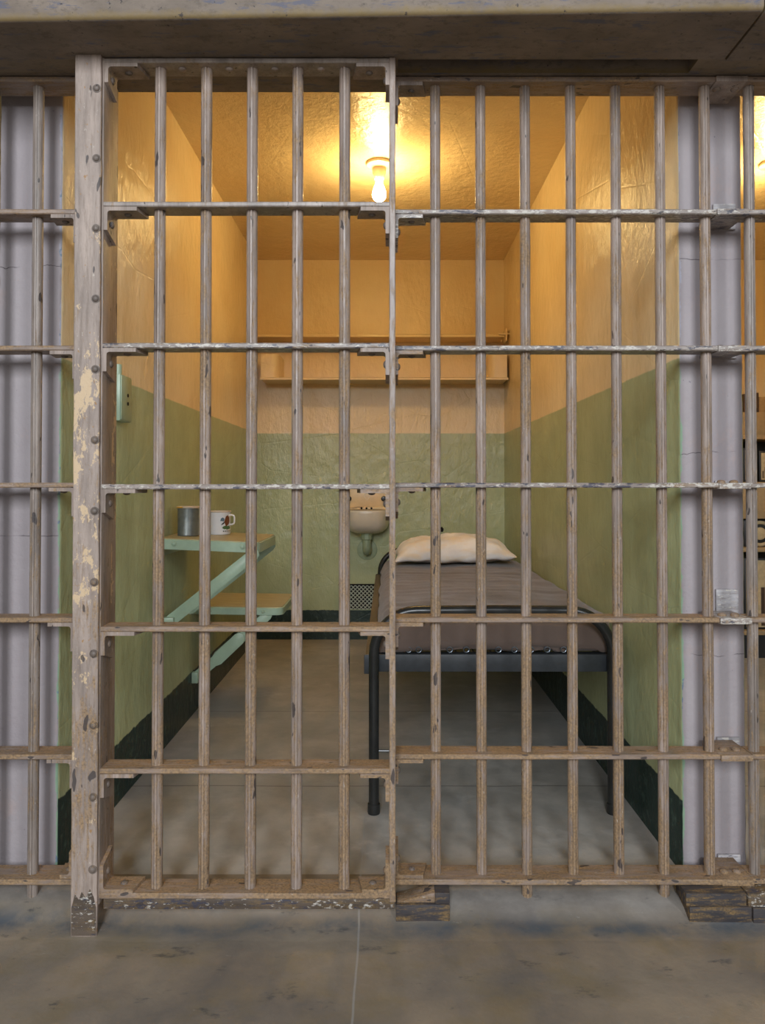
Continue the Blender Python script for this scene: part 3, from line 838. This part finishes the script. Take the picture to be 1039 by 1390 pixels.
bm.faces.new(rings[-1]); bm.faces.new(inner[-1])
bmesh.ops.remove_doubles(bm, verts=bm.verts, dist=1e-5)
obj('basin', bm, M['porc'], t, ang=60)
obj('rim_ledge', box(bm_new(), sx-.122, sx+.122, YB-.085, YB-.040, SZ-.002, SZ+.018, .008, 3), M['porc_y'], t)
for k in (-.030, 0, .030):
    obj('spout_hole', lathe(bm_new(), [(0, 0), (.0065, 0), (.0065, .001), (0, .001)], 14, (sx-.004+k, YB-.085, SZ+.009), '-y'), M['dark'], t)
obj('push_tap', lathe(bm_new(), [(0, 0), (.016, 0), (.016, .008), (.012, .012), (.011, .022), (0, .023)], 20, (sx+.100, YB-.045, SZ+.066), '-y'), M['black_iron'], t)
obj('push_tap', lathe(bm_new(), [(0, 0), (.016, 0), (.016, .008), (.012, .012), (.011, .022), (0, .023)], 20, (sx-.112, YB-.045, SZ+.066), '-y'), M['black_iron'], t)
bm = bm_new()
D = [(-.018, 0), (0, -.026), (.018, 0), (0, .026)]
for i in range(4):
    a = D[i]; b = D[(i+1) % 4]
    tube(bm, [(sx-.002+a[0], YB-.0455, SZ+.082+a[1]), (sx-.002+b[0], YB-.0455, SZ+.082+b[1])], .0013, 6)
obj('diamond_emblem', bm, M['porc'], t)
bm = bm_new(); prism(bm, [(sx+.040, SZ+.1385), (sx+.052, SZ+.132), (sx+.060, SZ+.129), (sx+.070, SZ+.133), (sx+.075, SZ+.1385)], 'y', YB-.0462, YB-.040)
obj('rust_chip', bm, M['book1'], t)
bm = bm_new(); tube(bm, [(sx-.11, YB-.0855, SZ+.012), (sx-.08, YB-.0858, SZ+.010), (sx-.055, YB-.0858, SZ+.016), (sx-.02, YB-.0855, SZ+.017)], .0012, 6)
obj('crack', bm, M['book1'], t)
px, py = sx-.002, YB-.10
bm = lathe(bm_new(), [(0, 0), (.036, 0), (.036, -.010), (.033, -.012), (.033, -.036), (.028, -.042), (.024, -.044), (0, -.044)], 10, (px, py, SZ-.140))
obj('drain_nut', bm, M['pipe'], t, ang=20)
path = [(px, py, SZ-.180), (px, py, SZ-.215)]
for a in range(0, 91, 15):
    r = math.radians(a); path.append((px, py+.035-.035*math.cos(r), SZ-.215-.035*math.sin(r)))
path += [(px, YB-.03, SZ-.250), (px, YB, SZ-.250)]
obj('trap_pipe', tube(bm_new(), path, .0265, 20), M['pipe'], t)
obj('wall_flange', lathe(bm_new(), [(.062, 0), (.060, .006), (.045, .010), (.027, .012), (0, .012)], 32, (px, YB-.001, SZ-.250), '-y'), M['pipe'], t)

# ------------------------------------------------------------------ vent
t = thing('vent_grille', 'small diamond lattice vent low on the back wall under the sink', 'vent', (-.128, YB, .18))
vx0, vx1, vz0, vz1 = -.252, .022, .186, .334
obj('vent_back', box(bm_new(), vx0, vx1, YB-.003, YB+.003, vz0, vz1), M['dark'], t)
bm = bm_new(); stp = .0245; hh = vz1-vz0
def clipseg(x, s):
    # diagonal from bottom at x going s; clip to the vent
    a = (x, vz0); b = (x+s*hh, vz1)
    t0, t1 = 0, 1; dx = b[0]-a[0]
    for lim, sg in ((vx0, 1), (vx1, -1)):
        f0 = (a[0]-lim)*sg; f1 = (b[0]-lim)*sg
        if f0 < 0 and f1 < 0: return None
        if f0 < 0: t0 = max(t0, f0/(f0-f1))
        elif f1 < 0: t1 = min(t1, f0/(f0-f1))
    if t1-t0 < .03: return None
    L = lambda t: (a[0]+dx*t, vz0+hh*t)
    return L(t0), L(t1)
k = vx0-hh
while k < vx1+hh:
    for s in (1, -1):
        c = clipseg(k, s)
        if c:
            (ax, az), (bx, bz) = c; yy = YB-.006-(.0012 if s > 0 else 0)
            tube(bm, [(ax, yy, az), (bx, yy, bz)], .0032, 6)
    k += stp
obj('lattice', bm, M['lattice'], t)
bm = bm_new()
for a in ((vx0-.004, vx1+.004, vz0-.005, vz0), (vx0-.005, vx0, vz0-.004, vz1+.004), (vx1, vx1+.005, vz0-.004, vz1+.004)): box(bm, a[0], a[1], YB-.010, YB+.002, a[2], a[3])
obj('vent_frame', bm, M['pipe'], t)
obj('vent_head', box(bm_new(), vx0-.006, vx1+.006, YB-.012, YB+.002, vz1, vz1+.007), M['dark'], t)

# ------------------------------------------------------------------ bed
BX0, BX1, BF, BH = .003, .698, 2.166, 4.16
t = thing('iron_bed', 'black tubular iron bed with a dark steel frame along the right wall', 'bed', (.35, 3.16, 0))
def arch(y, z0=0.0, ztop=.586, R=.125):
    P = [(BX0, y, z0), (BX0, y, .2), (BX0, y, .35)]
    for a in range(0, 91, 10):
        r = math.radians(a); P.append((BX0+R-R*math.cos(r), y, ztop-R+R*math.sin(r)))
    P.append(((BX0+BX1)/2, y, ztop+.002))
    for a in range(90, -1, -10):
        r = math.radians(a); P.append((BX1-R+R*math.cos(r), y, ztop-R+R*math.sin(r)))
    P += [(BX1, y, .35), (BX1, y, .2), (BX1, y, z0)]
    return P
fb = obj('footboard_tube', tube(bm_new(), arch(BF), .0150, 20), M['black_iron'], t)
obj('headboard_tube', tube(bm_new(), arch(BH), .0150, 20), M['black_iron'], t)
for y in (BF, BH):
    for x in (BX0, BX1):
        obj('foot_cap', lathe(bm_new(), [(0, 0), (.0175, 0), (.0185, .004), (.0180, .028), (.0155, .031), (0, .031)], 20, (x, y, .0005)), M['black_iron'], t)
bm = bm_new(); prism(bm, [(BF+.017, .405), (BF+.022, .405), (BF+.022, .450), (BF+.055, .450), (BF+.055, .455), (BF+.017, .455)], 'x', -.020, .715, .0008)
obj('end_rail', bm, M['bed_steel'], t)
bm = bm_new(); prism(bm, [(BH-.017, .405), (BH-.022, .405), (BH-.022, .450), (BH-.055, .450), (BH-.055, .455), (BH-.017, .455)], 'x', -.020, .715, .0008)
obj('end_rail', bm, M['bed_steel'], t)
bm = bm_new(); prism(bm, [(-.022, .403), (-.017, .403), (-.017, .452), (.012, .452), (.012, .457), (-.022, .457)], 'y', BF+.012, BH-.06, .0008)
obj('side_rail', bm, M['bed_rail'], t)
bm = bm_new(); prism(bm, [(.723, .403), (.718, .403), (.718, .452), (.689, .452), (.689, .457), (.723, .457)], 'y', BF+.012, BH-.06, .0008)
obj('side_rail', bm, M['bed_rail'], t)
obj('corner_plate', box(bm_new(), -.026, .012, BF+.010, BF+.017, .400, .455, .001), M['bed_steel'], t)
obj('corner_plate', box(bm_new(), .690, .722, BF+.010, BF+.017, .400, .455, .001), M['bed_steel'], t)
obj('cross_rod', tube(bm_new(), [(BX0, BF, .180), (BX1, BF, .180)], .0035, 8), M['black_iron'], t)
for i, x in enumerate((.105, .135, .180, .227, .276, .323, .371, .418, .467, .515, .563)):
    bm = bm_new(); P = []
    for k in range(25):
        a = 2*PI*k/12; P.append((x+.0085*math.cos(a), BF+.026+k*.0006, .4665+.0085*math.sin(a)))
    tube(bm, P, .0016, 6); obj('spring_coil', bm, M['spring'], t)
# wire mesh base
bm = bm_new()
for i in range(13):
    x = .04+i*.052; tube(bm, [(x, BF+.05, .4535), (x, BH-.05, .4535)], .0018, 6)
obj('wire_base', bm, M['bed_steel'], t)

# mattress
bm = box(bm_new(), .048, .690, 2.250, 4.04, .4562, .488, .014, 3)
tag(obj('mattress', bm, M['mattress']), 'thin dark mattress showing under the blanket hem', 'mattress')
# blanket: draped skin over the mattress
def blanket():
    bm = bm_new(); nx, ny = 90, 150
    Yf = 2.212; Yr = 4.085
    rows = []
    for j in range(ny+1):
        v = j/ny; row = []
        for i in range(nx+1):
            u = i/nx
            # arc-length parametrisation: across the bed (left hang, top, right hang), along (foot hang, top)
            hangL, W, hangR = .085, .745, .045
            s = u*(hangL+W+hangR)-hangL
            def prof(s, W, sl, r):
                if s < 0: return (-min(1, -s/r)*.012-(-s)*sl, s if True else s)
                if s > W: return (W+min(1, (s-W)/r)*.010, -(s-W))
                return (s, 0)
            q, dz = prof(s, W, .06, .03)
            q = q*(.735/.745)+.026
            hangF = .068; Lg = Yr-Yf
            f = v*(Lg+hangF)-hangF
            if f < 0: yy = Yf - .010*math.sin(min(1, -f/hangF)*PI)+.004*(-f/hangF); dzf = f
            else: yy = Yf+f; dzf = 0
            # soft rounding at hems
            rnd = lambda t, r: -r*(1-math.sqrt(max(0, 1-(1-min(1, max(0, t)/r))**2))) if t < r else 0
            zt = .530 + rnd(min(s, W-s) if 0 <= s <= W else 0, .035) * (1 if 0 <= s <= W else 1) + (rnd(f, .032) if f >= 0 else -.032)
            z = zt + min(dz, 0)*.95 + dzf*.62
            # the lie of the cloth
            z += .010*math.sin(u*3.1)*(0.6+.4*math.sin(v*4)) * (1 if f > 0 else .4)
            z += noise.noise(Vector((q*2, yy*16, 6)))*.0035+noise.noise(Vector((q*5, yy*4, 1)))*.006+noise.noise(Vector((q*14, yy*9, 4)))*.0025
            if f < 0:
                k = -f/hangF
                yy += noise.noise(Vector((q*7, f*26, 2)))*.020*k
                yy += .010*math.exp(-((k-.72-.10*math.sin(q*9))/.07)**2)*min(1, abs(noise.noise(Vector((q*3, 5, 1))))*3+.3)
                yy -= .010*k*k
                z += (noise.noise(Vector((q*5, 0, 9)))*.018+.006*math.sin(q*17))*k
                z = max(z, .4625)
            if s < 0:
                z = max(z, .460); q += noise.noise(Vector((3, yy*7, f*2)))*.008
            q = min(q, .757 - .058*max(0, 1-max(f, 0)/.42)**1.6)
            row.append(bm.verts.new((q, yy, z)))
        rows.append(row)
    for a, b in zip(rows, rows[1:]):
        for i in range(nx): bm.faces.new([a[i], a[i+1], b[i+1], b[i]])
    return bm
o = obj('blanket', blanket(), M['blanket'], ang=80)
tag(o, 'brown wool blanket spread flat over the bed', 'blanket')
md = o.modifiers.new('thickness', 'SOLIDIFY'); md.thickness = .006; md.offset = 1
# pillow
def pillow(cx, cy, cz, w, d, h):
    bm = bm_new(); nu, nv = 72, 44; top = []; bot = []
    for j in range(nv+1):
        rt, rb = [], []
        for i in range(nu+1):
            u = i/nu*2-1; v = j/nv*2-1
            au, av = abs(u), abs(v)
            prof = ((1-au**2.6)*(1-av**2.4))**.48 if au < 1 and av < 1 else 0
            pin = 1-.07*(1-au**2)*(av**4) ; pin2 = 1-.07*(1-av**2)*(au**4)
            x = cx+u*w/2*pin2; y = cy+v*d/2*pin
            n = noise.noise(Vector((u*2.2, v*2.4, 3)))*.012*prof+noise.noise(Vector((u*6, v*3+u*2, 8)))*.006*prof
            # creases radiating from the corners
            cr = math.sin((u*2.4+v*3.1)*4+noise.noise(Vector((u*3, v*3, 1)))*5)*.0065*prof*(au*.6+.3)
            zc = cz + .020*math.sin(u*2.3+.4)*(-v)*.3
            hem = -.022*(1-prof)+ .014*noise.noise(Vector((u*3.5, v*2, 5)))
            rt.append(bm.verts.new((x, y, zc+hem+prof*h*.60+n+cr)))
            rb.append((x, y, max(zc+hem-prof*h*.40, cz-.048)))
        top.append(rt); bot.append(rb)
    B = []
    for j in range(nv+1):
        r = []
        for i in range(nu+1):
            r.append(top[j][i] if i in (0, nu) or j in (0, nv) else bm.verts.new(bot[j][i]))
        B.append(r)
    for j in range(nv):
        for i in range(nu):
            bm.faces.new([top[j][i], top[j][i+1], top[j+1][i+1], top[j+1][i]])
            try: bm.faces.new([B[j][i], B[j+1][i], B[j+1][i+1], B[j][i+1]])
            except ValueError: pass
    return bm
o = obj('pillow', pillow(.385, 3.90, .603, .62, .38, .145), M['pillow'], ang=80)
tag(o, 'cream cotton pillow at the head of the bed', 'pillow')

# ------------------------------------------------------------------ seen through the neighbour's bars: a case of books and pictures
CX0, CX1, CY0, CY1 = 1.90, 2.445, 4.07, 4.36
t = thing('bookcase', 'tan bookcase with a black foot in the neighbouring cell', 'bookcase', (2.17, 4.2, 0))
obj('case_side', box(bm_new(), CX0, CX0+.018, CY0+.004, CY1, .14, 1.245, .001), M['case'], t)
obj('case_side', box(bm_new(), CX1-.018, CX1, CY0+.004, CY1, .14, 1.245, .001), M['case'], t)
obj('case_back', box(bm_new(), CX0, CX1, CY1, CY1+.01, .14, 1.245), M['blackb'], t)
for z in (1.215, .955, .595, .14):
    obj('case_shelf', box(bm_new(), CX0+.018, CX1-.018, CY0, CY1, z-.012, z+.012, .001), M['case'], t)
obj('case_panel', box(bm_new(), CX0+.018, CX1-.018, CY0+.006, CY0+.02, .765, .943, .001), M['case'], t)
obj('case_foot', box(bm_new(), CX0, CX1, CY0+.01, CY1+.01, .001, .128), M['blackb'], t)
def stand(name, label, cat, x0, x1, y0, y1, z0, z1, mat, group=None):
    return tag(obj(name, box(bm_new(), x0, x1, y0, y1, z0, z1, .0015), M[mat]), label, cat, group)
stand('book', 'dark brown book standing on the neighbouring bookcase, nearest the bars', 'book', 2.02, 2.062, CY0+.03, CY0+.21, 1.2275, 1.455, 'book1')
stand('book', 'thick dark book on the neighbouring bookcase, second along', 'book', 2.066, 2.102, CY0+.025, CY0+.21, 1.2275, 1.462, 'book1')
stand('book', 'tan book at the right end of the row on the neighbouring bookcase', 'book', 2.106, 2.15, CY0+.03, CY0+.21, 1.2275, 1.440, 'book2')
stand('storage_box', 'tan box lying in front of the books in the neighbouring cell', 'box', 1.98, 2.16, CY0+.002, CY0+.026, 1.2275, 1.352, 'case')
def picture(label, x0, x1, z0, z1, ring=False):
    t = thing('framed_picture', label, 'picture', ((x0+x1)/2, CY0+.05, z0))
    obj('frame', box(bm_new(), x0, x1, CY0+.040, CY0+.055, z0, z1, .002), M['blackb'], t)
    if ring:
        cx, cz = (x0+x1)/2, (z0+z1)/2; R = (z1-z0)*.42
        P = [(cx+R*math.cos(a*PI/16), CY0+.040, cz+R*math.sin(a*PI/16)) for a in range(33)]
        obj('ring_motif', tube(bm_new(), P, .010, 8, False), M['paper'], t)
        obj('inner_motif', lathe(bm_new(), [(0, 0), (.035, 0), (.030, .003), (0, .003)], 20, (cx, CY0+.040, cz), '-y'), M['paper'], t)
    else:
        obj('print', box(bm_new(), x0+.010, x1-.010, CY0+.037, CY0+.041, z0+.012, z1-.012), M['paper'], t)
        for k in range(4):
            obj('printed_figure', box(bm_new(), x0+.016+k*(x1-x0-.03)/4, x0+.016+(k+.55)*(x1-x0-.03)/4, CY0+.0355, CY0+.038, z0+.02, z0+(z1-z0)*(.35+.12*(k % 3))), M['book1'], t)
picture('black square picture with a pale ring, in the neighbouring cell', 2.02, 2.20, .6075, .755, True)
picture('upright print standing on the middle shelf of the neighbouring bookcase', 2.02, 2.10, .9675, 1.155)
picture('second print leaning beside the first in the neighbouring bookcase', 2.108, 2.19, .9675, 1.140)
picture('dark old picture on the lowest shelf of the neighbouring bookcase', 2.02, 2.20, .1525, .545)

# ------------------------------------------------------------------ light
def area(name, loc, target, sx, sy, power, col, spread=180):
    l = bpy.data.lights.new(name, 'AREA'); l.shape = 'RECTANGLE'; l.size = sx; l.size_y = sy
    l.energy = power; l.color = col
    o = bpy.data.objects.new(name, l); COL.objects.link(o); o.location = loc
    o.rotation_euler = (Vector(target)-Vector(loc)).to_track_quat('-Z', 'Y').to_euler()
    return o
area('skylight', (-.5, -4.6, 3.05), (0, 1.8, .95), 1.3, 2.2, 300, (.90, .95, 1.0))
area('skylight', (3.2, -4.0, 3.0), (0, 1.8, .95), .6, 2.2, 90, (.90, .95, 1.0))
area('skylight', (-3.6, -3.6, 3.0), (0, 1.8, .95), .6, 2.2, 40, (.90, .95, 1.0))
w = bpy.data.worlds.new('World'); S.world = w; w.use_nodes = True
w.node_tree.nodes['Background'].inputs[0].default_value = (.86, .92, 1.0, 1)
w.node_tree.nodes['Background'].inputs[1].default_value = .24

# ------------------------------------------------------------------ camera
cam = bpy.data.cameras.new('Camera'); co = bpy.data.objects.new('Camera', cam); COL.objects.link(co)
co.location = (.042, 0, .956)
co.rotation_euler = (math.radians(90)+.0166, 0, 0)
cam.sensor_fit = 'HORIZONTAL'; cam.sensor_width = 36
cam.lens = 1005/1039*36
cam.shift_x = -(526-519.5)/1039
cam.shift_y = -(695-640.3)/1039
cam.clip_start = .05
S.camera = co
vs = S.view_settings
S.display_settings.display_device = 'sRGB'
vs.view_transform = 'Standard'; vs.look = 'None'; vs.gamma = 1; vs.exposure = 0
vs.use_curve_mapping = False
